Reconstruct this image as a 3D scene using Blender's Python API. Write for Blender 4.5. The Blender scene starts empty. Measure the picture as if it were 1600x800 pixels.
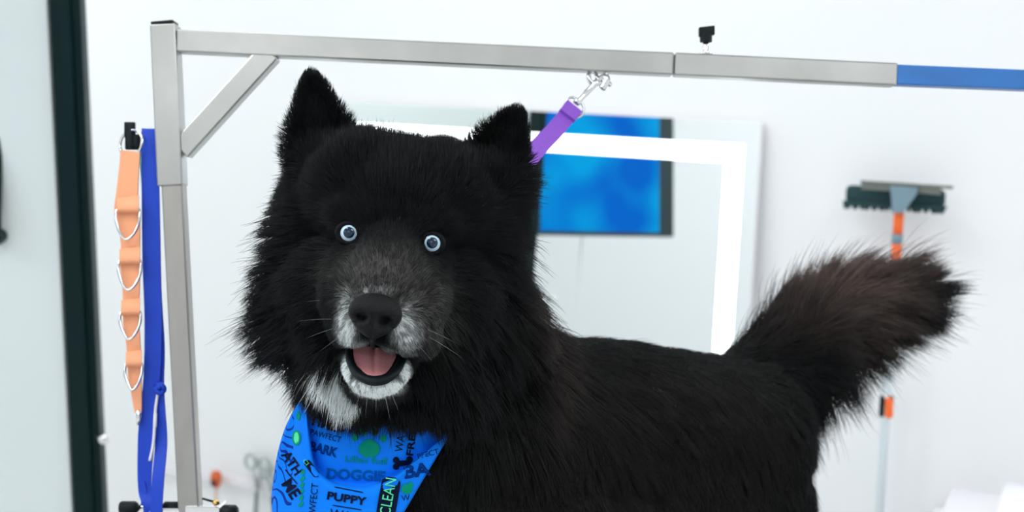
import bpy, bmesh, math, random
import numpy as np
from mathutils import Vector, Matrix, kdtree
random.seed(7); rng = np.random.default_rng(7)
sc = bpy.context.scene
COL = sc.collection

# ------------------------------------------------------------------ camera
F = 50.0/36.0*1600.0
PITCH, ROLL, CAMZ = math.radians(11.0), math.radians(0.7), 1.90
CAM = Vector((0, 0, CAMZ))
FWD = Vector((0, math.cos(PITCH), -math.sin(PITCH)))
UP0 = Vector((0, math.sin(PITCH), math.cos(PITCH)))
RT = Vector((1, 0, 0))*math.cos(ROLL) + UP0*math.sin(ROLL)
UP = -Vector((1, 0, 0))*math.sin(ROLL) + UP0*math.cos(ROLL)
cd = bpy.data.cameras.new('camera'); cam = bpy.data.objects.new('camera', cd); COL.objects.link(cam)
cd.lens = 50; cd.sensor_width = 36; cd.sensor_fit = 'HORIZONTAL'; cd.clip_start = 0.05; cd.clip_end = 60
M3 = Matrix((RT, UP, -FWD)).transposed()
cam.matrix_world = Matrix.Translation(CAM) @ M3.to_4x4()
cd.dof.use_dof = True; cd.dof.focus_distance = 1.33; cd.dof.aperture_fstop = 6.3
sc.camera = cam
# ------------------------------------------------------------------ world, light, exposure
w = bpy.data.worlds.new('world'); sc.world = w; w.use_nodes = True
w.node_tree.nodes['Background'].inputs[0].default_value = (0.85, 0.93, 1.0, 1)
w.node_tree.nodes['Background'].inputs[1].default_value = 1.0
vs = sc.view_settings
vs.view_transform = 'Standard'; vs.look = 'None'; vs.gamma = 1.0; vs.use_curve_mapping = False
vs.exposure = 0.0
cy = sc.cycles
cy.max_bounces = 10; cy.diffuse_bounces = 6; cy.glossy_bounces = 5; cy.transparent_max_bounces = 8
# room frame: back wall turned so that its right side is nearer
YAW = math.radians(23.0)
T = Vector((math.cos(YAW), -math.sin(YAW), 0)); N = Vector((-math.sin(YAW), -math.cos(YAW), 0)); Z = Vector((0, 0, 1))
WO = Vector((0, 4.0, 0))                       # a point of the back wall
def room(t, n, z): return WO + T*t + N*n + Z*z
TL, TR, NF, HC = -3.0, 3.4, 6.6, 2.9           # room extents
def area_light(name, t, n, z, sx, sy, power, down=True, col=(1, 1, 1), aim=None):
    l = bpy.data.lights.new(name, 'AREA'); l.shape = 'RECTANGLE'; l.size = sx; l.size_y = sy; l.energy = power; l.color = col
    o = bpy.data.objects.new(name, l); COL.objects.link(o); o.location = room(t, n, z)
    if aim is None: o.rotation_euler = (0, 0, -YAW)
    else: o.rotation_euler = (Vector(aim)-o.location).to_track_quat('-Z', 'Y').to_euler()
    return o
LP = 8.7
PANELS = [(-1.9, 1.1), (0.2, 1.1), (2.3, 1.1), (-1.9, 3.3), (0.2, 3.3), (2.3, 3.3), (-0.9, 5.4), (1.5, 5.4)]
for i, (t, n) in enumerate(PANELS):
    area_light('ceiling_panel_light', t, n, HC-0.05, 1.1, 0.55, LP*(1.0 if n < 3 else 1.25)*(1.35 if t < -1 else .82 if t > 1 else 1), col=(0.97, 0.99, 1.0))

def P(px, py, d):
    return CAM + (FWD + RT*((px-800)/F) + UP*((400-py)/F))*d
def Pn(px, py, d):
    px = np.asarray(px, float)[..., None]; py = np.asarray(py, float)[..., None]; d = np.asarray(d, float)[..., None]
    return np.array(CAM) + (np.array(FWD) + np.array(RT)*((px-800)/F) + np.array(UP)*((400-py)/F))*d
def proj(p):
    q = p - np.array(CAM); d = q @ np.array(FWD)
    return 800 + F*(q @ np.array(RT))/d, 400 - F*(q @ np.array(UP))/d, d
def WALL(px, py, n=0.0):
    """the (t, z) of the back wall that is seen at a pixel"""
    r = (P(px, py, 1)-CAM); o = WO + N*n
    s = (o-CAM).dot(N)/r.dot(N); q = CAM + r*s
    return (q-WO).dot(T), q.z

# ------------------------------------------------------------------ materials
def mat(name, col, rough=0.5, metal=0.0, spec=0.5, noise=None, emit=None, bump=None, sss=None, aniso=None):
    m = bpy.data.materials.new(name); m.use_nodes = True
    nt = m.node_tree; b = nt.nodes['Principled BSDF']
    c = (*col, 1) if len(col) == 3 else col
    b.inputs['Base Color'].default_value = c; b.inputs['Roughness'].default_value = rough
    b.inputs['Metallic'].default_value = metal; b.inputs['Specular IOR Level'].default_value = spec
    if noise:
        sc_, amt, stretch = noise
        tc = nt.nodes.new('ShaderNodeTexCoord'); mp = nt.nodes.new('ShaderNodeMapping'); mp.inputs['Scale'].default_value = stretch
        nz = nt.nodes.new('ShaderNodeTexNoise'); nz.inputs['Scale'].default_value = sc_; nz.inputs['Detail'].default_value = 4
        nt.links.new(tc.outputs['Object'], mp.inputs[0]); nt.links.new(mp.outputs[0], nz.inputs['Vector'])
        mx = nt.nodes.new('ShaderNodeMix'); mx.data_type = 'RGBA'
        mx.inputs[6].default_value = c; mx.inputs[7].default_value = tuple(x*(1-amt) for x in c[:3])+(1,)
        nt.links.new(nz.outputs['Fac'], mx.inputs[0]); nt.links.new(mx.outputs[2], b.inputs['Base Color'])
        if bump:
            bp = nt.nodes.new('ShaderNodeBump'); bp.inputs['Strength'].default_value = bump; bp.inputs['Distance'].default_value = 0.002
            nt.links.new(nz.outputs['Fac'], bp.inputs['Height']); nt.links.new(bp.outputs[0], b.inputs['Normal'])
    if emit:
        b.inputs['Emission Color'].default_value = (*emit[0], 1); b.inputs['Emission Strength'].default_value = emit[1]
    if sss: b.inputs['Subsurface Weight'].default_value = sss; b.inputs['Subsurface Radius'].default_value = (0.01, 0.004, 0.003)
    return m
m_wall = mat('white_wall_paint', (0.885, 0.895, 0.90), 0.6, noise=(1.2, 0.02, (1, 1, 1)))
m_wallf = mat('grey_wall_paint', (0.84, 0.86, 0.87), 0.6, noise=(1.2, 0.03, (1, 1, 1)))
m_ceil = mat('ceiling_paint', (0.9, 0.9, 0.9), 0.8, noise=(3, 0.02, (1, 1, 1)))
m_floor = mat('pale_floor', (0.80, 0.81, 0.81), 0.35, noise=(4, 0.12, (1, 1, 1)))
m_door = mat('grey_green_door_paint', (0.73, 0.785, 0.775), 0.4, noise=(2, 0.03, (1, 1, 1)))
m_frame = mat('black_painted_frame', (0.001, 0.016, 0.017), 0.4, spec=.15, noise=(20, 0.3, (1, 1, 0.1)))
m_steel = mat('brushed_steel', (0.54, 0.54, 0.52), 0.34, 1.0, noise=(14, 0.38, (1, 1, 0.8)), bump=0.03)  # dark blotches in the colour stand in for reflections on the steel
m_steel2 = mat('worn_brushed_steel', (0.44, 0.42, 0.39), 0.40, 1.0, noise=(60, 0.22, (1, 1, 0.03)), bump=0.05)
m_chrome = mat('chrome', (0.8, 0.8, 0.8), 0.12, 1.0, noise=(40, 0.05, (1, 1, 1)))
m_blackp = mat('black_plastic', (0.003, 0.008, 0.009), 0.45, spec=.2, noise=(80, 0.2, (1, 1, 1)))
m_film = mat('blue_protective_film', (0.03, 0.20, 0.60), 0.35, noise=(60, 0.35, (0.4, 1, 1)))
m_purple = mat('purple_webbing', (0.30, 0.10, 0.66), 0.7, noise=(300, 0.2, (1, 1, 1)))
m_orange = mat('orange_webbing', (1.0, 0.43, 0.22), 0.6, noise=(300, 0.12, (1, 1, 1)))
m_blue = mat('blue_webbing', (0.0, 0.055, 0.60), 0.6, noise=(300, 0.2, (1, 1, 1)))
m_mint = mat('mint_webbing', (0.25, 0.75, 0.72), 0.6, noise=(300, 0.1, (1, 1, 1)))
m_led = mat('frosted_led_band', (0.9, 0.95, 1), 0.5, emit=((0.93, 0.98, 1.0), 2.6), noise=(5, 0.01, (1, 1, 1)))
m_panel = mat('ceiling_diffuser', (0.95, 0.95, 0.95), 0.5, emit=((0.95, 0.98, 1.0), 3.0), noise=(5, 0.01, (1, 1, 1)))
m_mirror = mat('mirror_glass', (0.93, 0.96, 0.96), 0.0, 1.0)
m_white = mat('white_plastic', (0.86, 0.84, 0.87), 0.35, noise=(8, 0.03, (1, 1, 1)))

# ------------------------------------------------------------------ mesh helpers
def obj(name, bm, m, parent=None, smooth=False):
    me = bpy.data.meshes.new(name); bm.normal_update(); bm.to_mesh(me); bm.free()
    for mm in (m if isinstance(m, (list, tuple)) else [m]): me.materials.append(mm)
    if smooth:
        for p in me.polygons: p.use_smooth = True
    o = bpy.data.objects.new(name, me); COL.objects.link(o)
    if parent is not None: o.parent = parent; o.matrix_parent_inverse = parent_world(parent).inverted()
    return o
def parent_world(p):
    m = p.matrix_basis.copy()
    if p.parent: m = parent_world(p.parent) @ p.matrix_parent_inverse @ m
    return m
def tag(o, label=None, cat=None, group=None, kind=None):
    if label: o['label'] = label
    if cat: o['category'] = cat
    if group: o['group'] = group
    if kind: o['kind'] = kind
    return o
def thing(name, loc, label, cat, group=None):
    o = bpy.data.objects.new(name, None); COL.objects.link(o); o.location = loc; o.empty_display_size = 0.05
    return tag(o, label, cat, group)
def hexa(bm, c, ax, ay, az, bevel=0.0):
    """box: centre c and half-axis vectors"""
    b = bmesh.new()
    r = bmesh.ops.create_cube(b, size=2.0)
    Mx = Matrix((ax, ay, az)).transposed()
    if bevel:
        sx, sy, sz = ax.length, ay.length, az.length
        for v in b.verts: v.co = Vector((v.co.x*sx, v.co.y*sy, v.co.z*sz))
        bmesh.ops.bevel(b, geom=b.edges[:], offset=bevel, segments=2, affect='EDGES', profile=0.5)
        Mx = Matrix((ax.normalized(), ay.normalized(), az.normalized())).transposed()
    for v in b.verts: v.co = Vector(c) + Mx @ v.co
    if Mx.determinant() < 0: bmesh.ops.reverse_faces(b, faces=b.faces[:])
    me = bpy.data.meshes.new('tmp'); b.to_mesh(me); b.free(); bm.from_mesh(me); bpy.data.meshes.remove(me)
def bar(bm, a, b, w, h, side, bevel=0.0015, ext=0):
    """square tube from a to b; side = direction of its width"""
    a = Vector(a); b = Vector(b); d = (b-a).normalized()
    a = a - d*ext; b = b + d*ext
    s = (side - d*side.dot(d)).normalized(); u = d.cross(s)
    hexa(bm, (a+b)/2, s*(w/2), u*(h/2), (b-a)/2, bevel)
def tube(bm, pts, r, seg=12, closed=False, caps=True, flat=None):
    """round tube through points; r a number or list"""
    pts = [Vector(p) for p in pts]; n = len(pts); R = r if isinstance(r, (list, tuple)) else [r]*n
    prev = None; rings = []
    for i, p in enumerate(pts):
        if closed: t = (pts[(i+1) % n]-pts[i-1]).normalized()
        else: t = (pts[min(i+1, n-1)]-pts[max(i-1, 0)]).normalized()
        if prev is None:
            a = Vector((0, 0, 1)) if abs(t.z) < 0.9 else Vector((1, 0, 0))
            s = t.cross(a).normalized()
        else: s = (prev - t*prev.dot(t)).normalized()
        prev = s; u = t.cross(s)
        rings.append([bm.verts.new(p + (s*math.cos(2*math.pi*k/seg) + u*math.sin(2*math.pi*k/seg))*R[i]) for k in range(seg)])
    for i in range(n if closed else n-1):
        A, B = rings[i], rings[(i+1) % n]
        for k in range(seg): bm.faces.new((A[k], A[(k+1) % seg], B[(k+1) % seg], B[k]))
    if caps and not closed:
        bm.faces.new(rings[0][::-1]); bm.faces.new(rings[-1])
def ribbon(bm, pts, w, th, side):
    """webbing strap through points: width w along side, thickness th"""
    pts = [Vector(p) for p in pts]; n = len(pts); rows = []
    for i, p in enumerate(pts):
        t = (pts[min(i+1, n-1)]-pts[max(i-1, 0)]).normalized()
        sd = side[i] if isinstance(side, list) else side
        s = (sd - t*sd.dot(t)).normalized(); u = t.cross(s)
        ww = w[i] if isinstance(w, list) else w
        rows.append([bm.verts.new(p + s*(ww/2)*a + u*(th/2)*b) for a, b in ((-1, -1), (1, -1), (1, 1), (-1, 1))])
    for i in range(n-1):
        for k in range(4): bm.faces.new((rows[i][k], rows[i][(k+1) % 4], rows[i+1][(k+1) % 4], rows[i+1][k]))
    bm.faces.new(rows[0][::-1]); bm.faces.new(rows[-1])
def lathe(bm, c, axis, prof, seg=20):
    """profile [(distance along axis, radius)]"""
    axis = Vector(axis).normalized(); a = Vector((0, 0, 1)) if abs(axis.z) < 0.9 else Vector((1, 0, 0))
    s = axis.cross(a).normalized(); u = axis.cross(s); rings = []
    for h, r in prof:
        rings.append([bm.verts.new(Vector(c)+axis*h+(s*math.cos(2*math.pi*k/seg)+u*math.sin(2*math.pi*k/seg))*max(r, 1e-5)) for k in range(seg)])
    for A, B in zip(rings, rings[1:]):
        for k in range(seg): bm.faces.new((A[k], A[(k+1) % seg], B[(k+1) % seg], B[k]))
    bm.faces.new(rings[0][::-1]); bm.faces.new(rings[-1])
def smooth_path(pts, per=6):
    pts = [Vector(p) for p in pts]; out = []
    for i in range(len(pts)-1):
        p0 = pts[max(i-1, 0)]; p1 = pts[i]; p2 = pts[i+1]; p3 = pts[min(i+2, len(pts)-1)]
        for k in range(per):
            t = k/per
            out.append(0.5*((2*p1)+(p2-p0)*t+(2*p0-5*p1+4*p2-p3)*t*t+(3*p1-p0-3*p2+p3)*t**3))
    out.append(pts[-1]); return out
def rbox(name, t0, t1, n0, n1, z0, z1, m, parent=None, bevel=0.0):
    bm = bmesh.new(); c = room((t0+t1)/2, (n0+n1)/2, (z0+z1)/2)
    hexa(bm, c, T*((t1-t0)/2), N*(-(n1-n0)/2), Z*((z1-z0)/2), bevel)
    return obj(name, bm, m, parent)

# ------------------------------------------------------------------ the room
tag(rbox('floor', TL-.1, TR+.1, -.1, NF+.1, -0.1, 0, m_floor), kind='structure')
tag(rbox('ceiling', TL-.1, TR+.1, -.1, NF+.1, HC, HC+.1, m_ceil), kind='structure')
tag(rbox('wall_back', TL-.1, TR+.1, -.1, 0, 0, HC, m_wall), kind='structure')
tag(rbox('wall_front', TL-.1, TR+.1, NF, NF+.1, 0, HC, m_wallf), kind='structure')
tag(rbox('wall_left', TL-.1, TL, 0, NF, 0, HC, m_wall), kind='structure')
tag(rbox('wall_right', TR, TR+.1, 0, NF, 0, HC, m_wall), kind='structure')
tag(rbox('baseboard_back', TL, TR, 0, 0.012, 0, 0.09, m_white), kind='structure')
for i, (t, n) in enumerate(PANELS):
    q = tag(rbox('ceiling_light', t-.6, t+.6, n-.3, n+.3, HC-.02, HC, m_white), 'flat white rectangular light panel in the ceiling', 'ceiling light', 'ceiling light panels')
    rbox('diffuser', t-.56, t+.56, n-.26, n+.26, HC-.03, HC-.018, m_panel, q)

# open door leaf at the left with a black edge stile
def cam_box(bm, p0, p1, w, th, bevel=0.0):
    p0 = Vector(p0); p1 = Vector(p1)
    bar(bm, p0, p1, w, th, Vector((1, 0, 0)), bevel)
DD = 3.0
def at_z(px, py, d, z):
    """world point with the x,y seen at the pixel and height z"""
    q = P(px, py, d); return Vector((q.x, q.y, z))
e = at_z(127, 400, DD, 0)
bm = bmesh.new(); hexa(bm, Vector((e.x-0.70, e.y, 1.25)), Vector((0.66, 0, 0)), Vector((0, 0.018, 0)), Vector((0, 0, 1.25)), 0.002)
door = tag(obj('door_1', bm, m_door), kind='structure')
bm = bmesh.new()
hexa(bm, Vector((e.x-0.013, e.y-0.004, 1.25)), Vector((0.020, 0, 0)), Vector((0, 0.024, 0)), Vector((0, 0, 1.25)), 0.002)
hexa(bm, Vector((e.x+0.016, e.y+0.006, 1.25)), Vector((0.010, 0, 0)), Vector((0, 0.020, 0)), Vector((0, 0, 1.25)), 0.002)
obj('door_stile', bm, m_frame, door)
h1 = P(-9, 175, DD-0.06); h2 = P(-9, 372, DD-0.06)
bm = bmesh.new(); tube(bm, smooth_path([h1+Vector((0, .045, 0)), h1, h1-Z*.03, h2+Z*.03, h2, h2+Vector((0, .045, 0))], 4), 0.016, 12)
obj('door_handle', bm, m_frame, door, True)
bm = bmesh.new(); lathe(bm, P(159, 685, DD-.02), (1, -1, 0), [(-.02, .006), (0, .006), (.004, .011), (.012, .011), (.016, .006)], 14)
obj('door_stop', bm, m_chrome, door, True)

# ------------------------------------------------------------------ lit mirror on the back wall
MTILT = math.radians(5.0)
t_r, z_t = WALL(1196, 190); t_l, _ = WALL(476, 170); to, zo = WALL(1170, 225)
BW, MH = 0.050, 1.0
MN = N*math.cos(MTILT)+Z*math.sin(MTILT); MZ = Z*math.cos(MTILT)-N*math.sin(MTILT)
MTOP = room(0, 0.010, z_t)                      # its top edge touches the wall, the foot stands out
def mplace(t, a, h): return MTOP + T*t + MN*a + MZ*h   # h runs down from 0 at the top edge
def mbox(name, t0, t1, a0, a1, h0, h1, m, parent, bevel=0.0):
    bm = bmesh.new(); hexa(bm, mplace((t0+t1)/2, (a0+a1)/2, (h0+h1)/2), T*((t1-t0)/2), MN*(-(a1-a0)/2), MZ*(abs(h1-h0)/2), bevel)
    return obj(name, bm, m, parent)
mirror = thing('wall_mirror', mplace((t_l+t_r)/2, 0, -MH), 'large frameless wall mirror with a glowing white light band inset round its edge', 'mirror')
mbox('mirror_body', t_l, t_r, 0.0, 0.0255, -MH, 0, m_white, mirror, 0.002)
mbox('mirror_glass', t_l+.002, t_r-.002, 0.025, 0.029, -MH+.002, -.002, m_mirror, mirror)
mbox('support_bracket', t_l+.1, t_r-.1, -.055, 0.0, -MH+.02, -MH+.06, m_white, mirror)
bm = bmesh.new(); l0, l1, h0, h1 = t_l+(t_r-to), to, -MH+(z_t-zo), -(z_t-zo)
for a, b, c, d in ((l0, l1, h1-BW, h1), (l0, l1, h0, h0+BW), (l0, l0+BW, h0+BW, h1-BW), (l1-BW, l1, h0+BW, h1-BW)):
    hexa(bm, mplace((a+b)/2, .0297, (c+d)/2), T*((b-a)/2), MN*(-.0008), MZ*((d-c)/2))
obj('light_band', bm, m_led, mirror)

# television on the wall behind the camera, seen in the mirror (built at its mirrored place)
def reflect_pt(q):
    k = (q-mplace(0, .029, 0)).dot(MN); return q - MN*(2*k)
def reflect_v(v): return v - MN*(2*v.dot(MN))
DV = 7.2
bl = P(841, 364, DV); br = P(1033, 367, DV+.25); tl_ = P(830, 120, DV)
vx = (br-bl); vz = (tl_-bl); vx_n = vx.normalized(); vz = (vz - vx_n*vz.dot(vx_n)); vz_n = vz.normalized()
vy_n = vx_n.cross(vz_n)                           # away from the viewer in the virtual picture
if vy_n.dot(FWD) < 0: vy_n = -vy_n
W2, H2 = vx.length/2, vz.length/2
cv = bl + vx_n*W2 + vz_n*H2
rx, rz_, ry = reflect_v(vx_n), reflect_v(vz_n), reflect_v(vy_n); rc = reflect_pt(cv)
tv = thing('television', rc, 'flat television with a blue picture, seen in the lit mirror', 'television')
m_tvback = mat('tv_housing', (0.01, 0.035, 0.04), 0.4, noise=(30, 0.2, (1, 1, 1)))
m_scr = bpy.data.materials.new('tv_screen_picture'); m_scr.use_nodes = True
nt = m_scr.node_tree; b = nt.nodes['Principled BSDF']; b.inputs['Base Color'].default_value = (.0, .004, .01, 1); b.inputs['Roughness'].default_value = .5; b.inputs['Specular IOR Level'].default_value = .05
tc = nt.nodes.new('ShaderNodeTexCoord'); nz = nt.nodes.new('ShaderNodeTexNoise'); nz.inputs['Scale'].default_value = 3.0; nz.inputs['Detail'].default_value = 1
rp = nt.nodes.new('ShaderNodeValToRGB'); rp.color_ramp.elements[0].position = .4; rp.color_ramp.elements[1].position = .64
rp.color_ramp.elements[0].color = (0.0, .13, .62, 1); rp.color_ramp.elements[1].color = (.0, .36, .78, 1)
nt.links.new(tc.outputs['Object'], nz.inputs['Vector']); nt.links.new(nz.outputs['Fac'], rp.inputs[0]); nt.links.new(rp.outputs[0], b.inputs['Emission Color']); b.inputs['Emission Strength'].default_value = 1.0
bm = bmesh.new(); hexa(bm, rc+ry*.035+rx*.035, rx*(W2+.04), ry*.034, rz_*(H2+.01), .004); obj('housing', bm, m_tvback, tv)
bm = bmesh.new(); hexa(bm, rc-ry*.001, rx*(W2-.012), ry*.002, rz_*(H2-.012)); obj('screen', bm, m_scr, tv)
bm = bmesh.new(); tube(bm, [rc+ry*.07, rc+ry*.25, rc+ry*.45], .025, 10); obj('mount_arm', bm, m_blackp, tv)
corner_line = reflect_pt(P(909, 368, DV+.3))  # added thin rod, stands in for the wall corner line in the mirror
bm = bmesh.new(); tube(bm, [corner_line, Vector((corner_line.x, corner_line.y, corner_line.z-.6))], .006, 8); obj('corner_line', bm, m_wallf, tv)

# ------------------------------------------------------------------ squeegee with pole on the back wall
m_teal = mat('dark_microfibre', (0.02, 0.065, 0.07), 0.9, noise=(150, 0.4, (1, 1, 1)), bump=.5)
m_gblue = mat('grey_blue_plastic', (0.20, 0.30, 0.36), 0.45, noise=(30, 0.1, (1, 1, 1)))
m_opl = mat('orange_plastic', (1.0, 0.16, 0.02), 0.4, noise=(30, 0.08, (1, 1, 1)))
m_pole = mat('pale_pole_aluminium', (0.72, 0.80, 0.82), 0.4, 0.2, noise=(20, 0.04, (1, 1, 1)))
m_rub = mat('grey_rubber_blade', (0.16, 0.18, 0.16), 0.5, noise=(40, 0.1, (1, 1, 1)))
def WP(px, py, n): t, z = WALL(px, py, n); return room(t, n, z)
sq = thing('window_squeegee', WP(1405, 330, .05), 'window squeegee with dark scrubber head and orange and grey pole leaning on the white wall', 'squeegee')
bm = bmesh.new(); bar(bm, WP(1322, 303, .07), WP(1477, 311, .07), .03, .046, N, .012)
for k in range(26):
    a = WP(1322+k*6.1, 314+k*.32, .085); tube(bm, [a, a-Z*.02-N*.0+T*random.uniform(-.005, .005)], [.009, .003], 6)
obj('scrubber', bm, m_teal, sq, True)
bm = bmesh.new(); bar(bm, WP(1345, 284, .10), WP(1489, 293, .10), .012, .007, N, .001); bar(bm, WP(1346, 290, .10), WP(1470, 299, .10), .006, .018, N, .001)
obj('blade', bm, m_rub, sq)
bm = bmesh.new()
q = [WP(1393, 290, .11), WP(1434, 293, .11), WP(1433, 303, .11), WP(1413, 331, .11), WP(1396, 331, .11), WP(1394, 303, .11)]
lo = [bm.verts.new(x) for x in q]; hi = [bm.verts.new(x+N*.02) for x in q]
bm.faces.new(lo[::-1]); bm.faces.new(hi)
for k in range(6): bm.faces.new((lo[k], lo[(k+1) % 6], hi[(k+1) % 6], hi[k]))
obj('head_bracket', bm, m_gblue, sq)
pa, pb = WP(1405, 328, .09), WP(1372, 830, .09)
def along(y): return pa + (pb-pa)*((y-328)/(830-328))
bm = bmesh.new(); tube(bm, [along(329), along(365)], .0125, 14); tube(bm, [along(377), along(455)], .0125, 14); obj('grip', bm, m_opl, sq, True)
bm = bmesh.new(); tube(bm, [along(364), along(378)], .0135, 14); obj('pole_collar', bm, m_gblue, sq, True)
bm = bmesh.new(); tube(bm, [along(450), along(650), Vector(pb)+(pb-pa).normalized()*.35], .0115, 14); obj('pole', bm, m_pole, sq, True)
bm = bmesh.new(); bar(bm, along(612), along(647), .034, .022, T, .006); obj('clip_body', bm, m_blackp, sq)
bm = bmesh.new(); bar(bm, along(613)+N*.012+T*.008, along(645)+N*.012+T*.010, .020, .018, T, .006); obj('clip_lever', bm, m_opl, sq)

# counter with white tubs at the lower right, blurred
ct, cz = WALL(1560, 806, .3)
tag(rbox('counter', WALL(1440, 800, .3)[0], TR-.02, .02, .60, cz-.9, cz-.10, m_white, None, .01), 'white counter cabinet against the back wall at the right', 'counter')
def tub(name, px0, px1, ytop, n, h, label, mm):
    t0, z1 = WALL(px0, ytop, n); t1, _ = WALL(px1, ytop, n)
    z0 = cz-.10
    c = room((t0+t1)/2, n, z0)
    o = thing(name, c, label, 'tub')
    bm = bmesh.new()
    hexa(bm, c+Z*((z1-z0)/2-.01), T*((t1-t0)/2-.008), N*(-.11), Z*((z1-z0)/2-.012), .025); obj('tub_body', bm, mm, o, True)
    bm = bmesh.new(); hexa(bm, c+Z*(z1-z0-.012), T*((t1-t0)/2), N*(-.12), Z*.012, .010); obj('lid', bm, mm, o, True)
tub('storage_tub', 1476, 1566, 783, .22, .1, 'low pale storage tub with rounded lid on the counter, left of the taller tub', m_white)
m_wh2 = mat('bright_white_plastic', (0.93, 0.92, 0.97), 0.3, noise=(8, 0.02, (1, 1, 1)))
tub('storage_tub', 1562, 1650, 777, .42, .1, 'brighter white storage tub with rounded lid, cut by the right edge of the photo', m_wh2)

# small tools on the back wall behind the arm post and bandana
m_grey = mat('tool_steel', (0.45, 0.5, 0.5), 0.3, 1.0, noise=(40, 0.1, (1, 1, 1)))
t0, z0 = WALL(255, 722); t1, _ = WALL(480, 728)
tag(rbox('tool_rail', t0, t1, 0.003, 0.02, z0-.03, z0, m_white, None, .002), 'pale rail on the white wall that the blurred tools hang from', 'rail')
def scissors(px, py, ang, s, label):
    c = WP(px, py, .035); o = thing('grooming_scissors', c, label, 'scissors', 'scissors on the wall rail')
    U_ = (Z*math.cos(ang)+T*math.sin(ang)); S_ = (T*math.cos(ang)-Z*math.sin(ang))
    for sg in (-1, 1):
        bm = bmesh.new(); cc = c+U_*.03*s+S_*sg*.022*s
        tube(bm, [cc+(S_*math.cos(a)*.017+U_*math.sin(a)*.021)*s for a in np.linspace(0, 2*math.pi, 18)[:-1]], .0045*s, 8, closed=True)
        tube(bm, [c+U_*.012*s+S_*sg*.014*s, c-U_*.045*s], .0045*s, 8); obj('handle', bm, m_grey, o, True)
        bm = bmesh.new(); bar(bm, c-U_*.04*s, c-U_*.15*s-S_*sg*.004*s, .010*s, .003, S_, .001); obj('blade', bm, m_blackp if sg > 0 else m_grey, o)
    bm = bmesh.new(); lathe(bm, c-U_*.045*s, N, [(-.03, .003), (.004, .003), (.006, .006), (.009, .005)]); obj('pivot_screw', bm, m_chrome, o)
scissors(402, 740, 0.05, 1.15, 'blurred steel scissors with round handles hanging on the wall, left of the other pair')
scissors(423, 752, -0.1, .9, 'smaller blurred steel scissors right beside the blue bandana edge')
o = thing('round_brush', WP(338, 750, .05), 'small orange and dark red brush standing upright on the wall, between post and dog', 'brush')
bm = bmesh.new(); lathe(bm, WP(338, 762, .05), Z, [(0, .004), (.008, .014), (.03, .019), (.05, .016), (.056, .008)], 16); obj('brush_head', bm, mat('orange_bristles', (.80, .16, .04), .7, noise=(60, .3, (1, 1, 1))), o, True)
bm = bmesh.new(); lathe(bm, WP(334, 760, .065), Z, [(0, .004), (.004, .009), (.018, .010), (.024, .004)], 16); obj('brush_hub', bm, mat('dark_red_plastic', (.12, .01, .02), .5, noise=(60, .1, (1, 1, 1))), o, True)
bm = bmesh.new(); tube(bm, [WP(338, 762, .05), WP(337, 795, .05)], .005, 10); lathe(bm, WP(337, 798, .04), Z, [(0, .012), (.006, .012)]); obj('brush_handle', bm, mat('tan_handle', (.75, .55, .42), .5, noise=(20, .1, (1, 1, 1))), o, True)

# ------------------------------------------------------------------ steel grooming arm
AD = 1.66
arm_top, arm_bot = P(259, 42, AD), P(298, 797, AD)
pd = (arm_bot-arm_top).normalized()
foot = arm_top + pd*((arm_top.z-1.02)/(-pd.z))
arm = thing('grooming_stand', foot, 'brushed steel grooming stand with square post, diagonal brace and long crossbar over the dog', 'stand')
bm = bmesh.new(); bar(bm, P(258.5, 40, AD), P(270, 291, AD), .0298, .030, RT, .002); obj('post_sleeve', bm, m_steel, arm)
bm = bmesh.new(); bar(bm, P(271, 270, AD), foot, .0245, .0245, RT, .002); obj('post', bm, m_steel2, arm)
bm = bmesh.new(); bar(bm, P(257, 35, AD), P(257.5, 41, AD), .026, .027, RT, .001); obj('end_cap', bm, m_blackp, arm)
bm = bmesh.new(); bar(bm, P(279, 65.5, AD), P(1050.5, 101.5, AD), .026, .026, UP, .002); obj('crossbar', bm, m_steel, arm)
bm = bmesh.new(); bar(bm, P(1052.5, 101.5, AD), P(1398, 118, AD), .0262, .026, UP, .002); obj('crossbar_extension', bm, m_steel, arm)
bm = bmesh.new(); bar(bm, P(1396, 118, AD), P(1780, 133.5, AD+.02), .0232, .0235, UP, .002); tag(obj('protective_film', bm, m_film, arm), 'blue film still wrapped on the bar end')
bm = bmesh.new(); bar(bm, P(424, 82, AD), P(284, 236, AD), .0255, .0245, UP, .002); obj('brace', bm, m_steel, arm)
bm = bmesh.new()
lathe(bm, P(1103, 85, AD), UP, [(0, .0075), (.0015, .0075), (.0018, .0035), (.0035, .0035), (.004, .0035), (.022, .0035)], 16); obj('thumb_screw', bm, m_chrome, arm, True)
bm = bmesh.new()
lathe(bm, P(1103, 66, AD), UP, [(0, .0065), (.001, .0072), (.010, .0072), (.011, .004)], 16)
hexa(bm, P(1104, 49, AD), RT*.0092+UP*.001, UP*.0055, FWD*.004, .0012)
obj('thumb_knob', bm, m_blackp, arm)
# tube eyes under the crossbar
bm = bmesh.new()
for x in (921, 947): tube(bm, smooth_path([P(x, 112, AD), P(x-1, 121, AD), P(x+2, 129, AD-.004), P(x+8, 133, AD-.006)], 4), [.0028]*12+[.002], 8)
obj('bar_loop', bm, m_chrome, arm, True)
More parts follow.
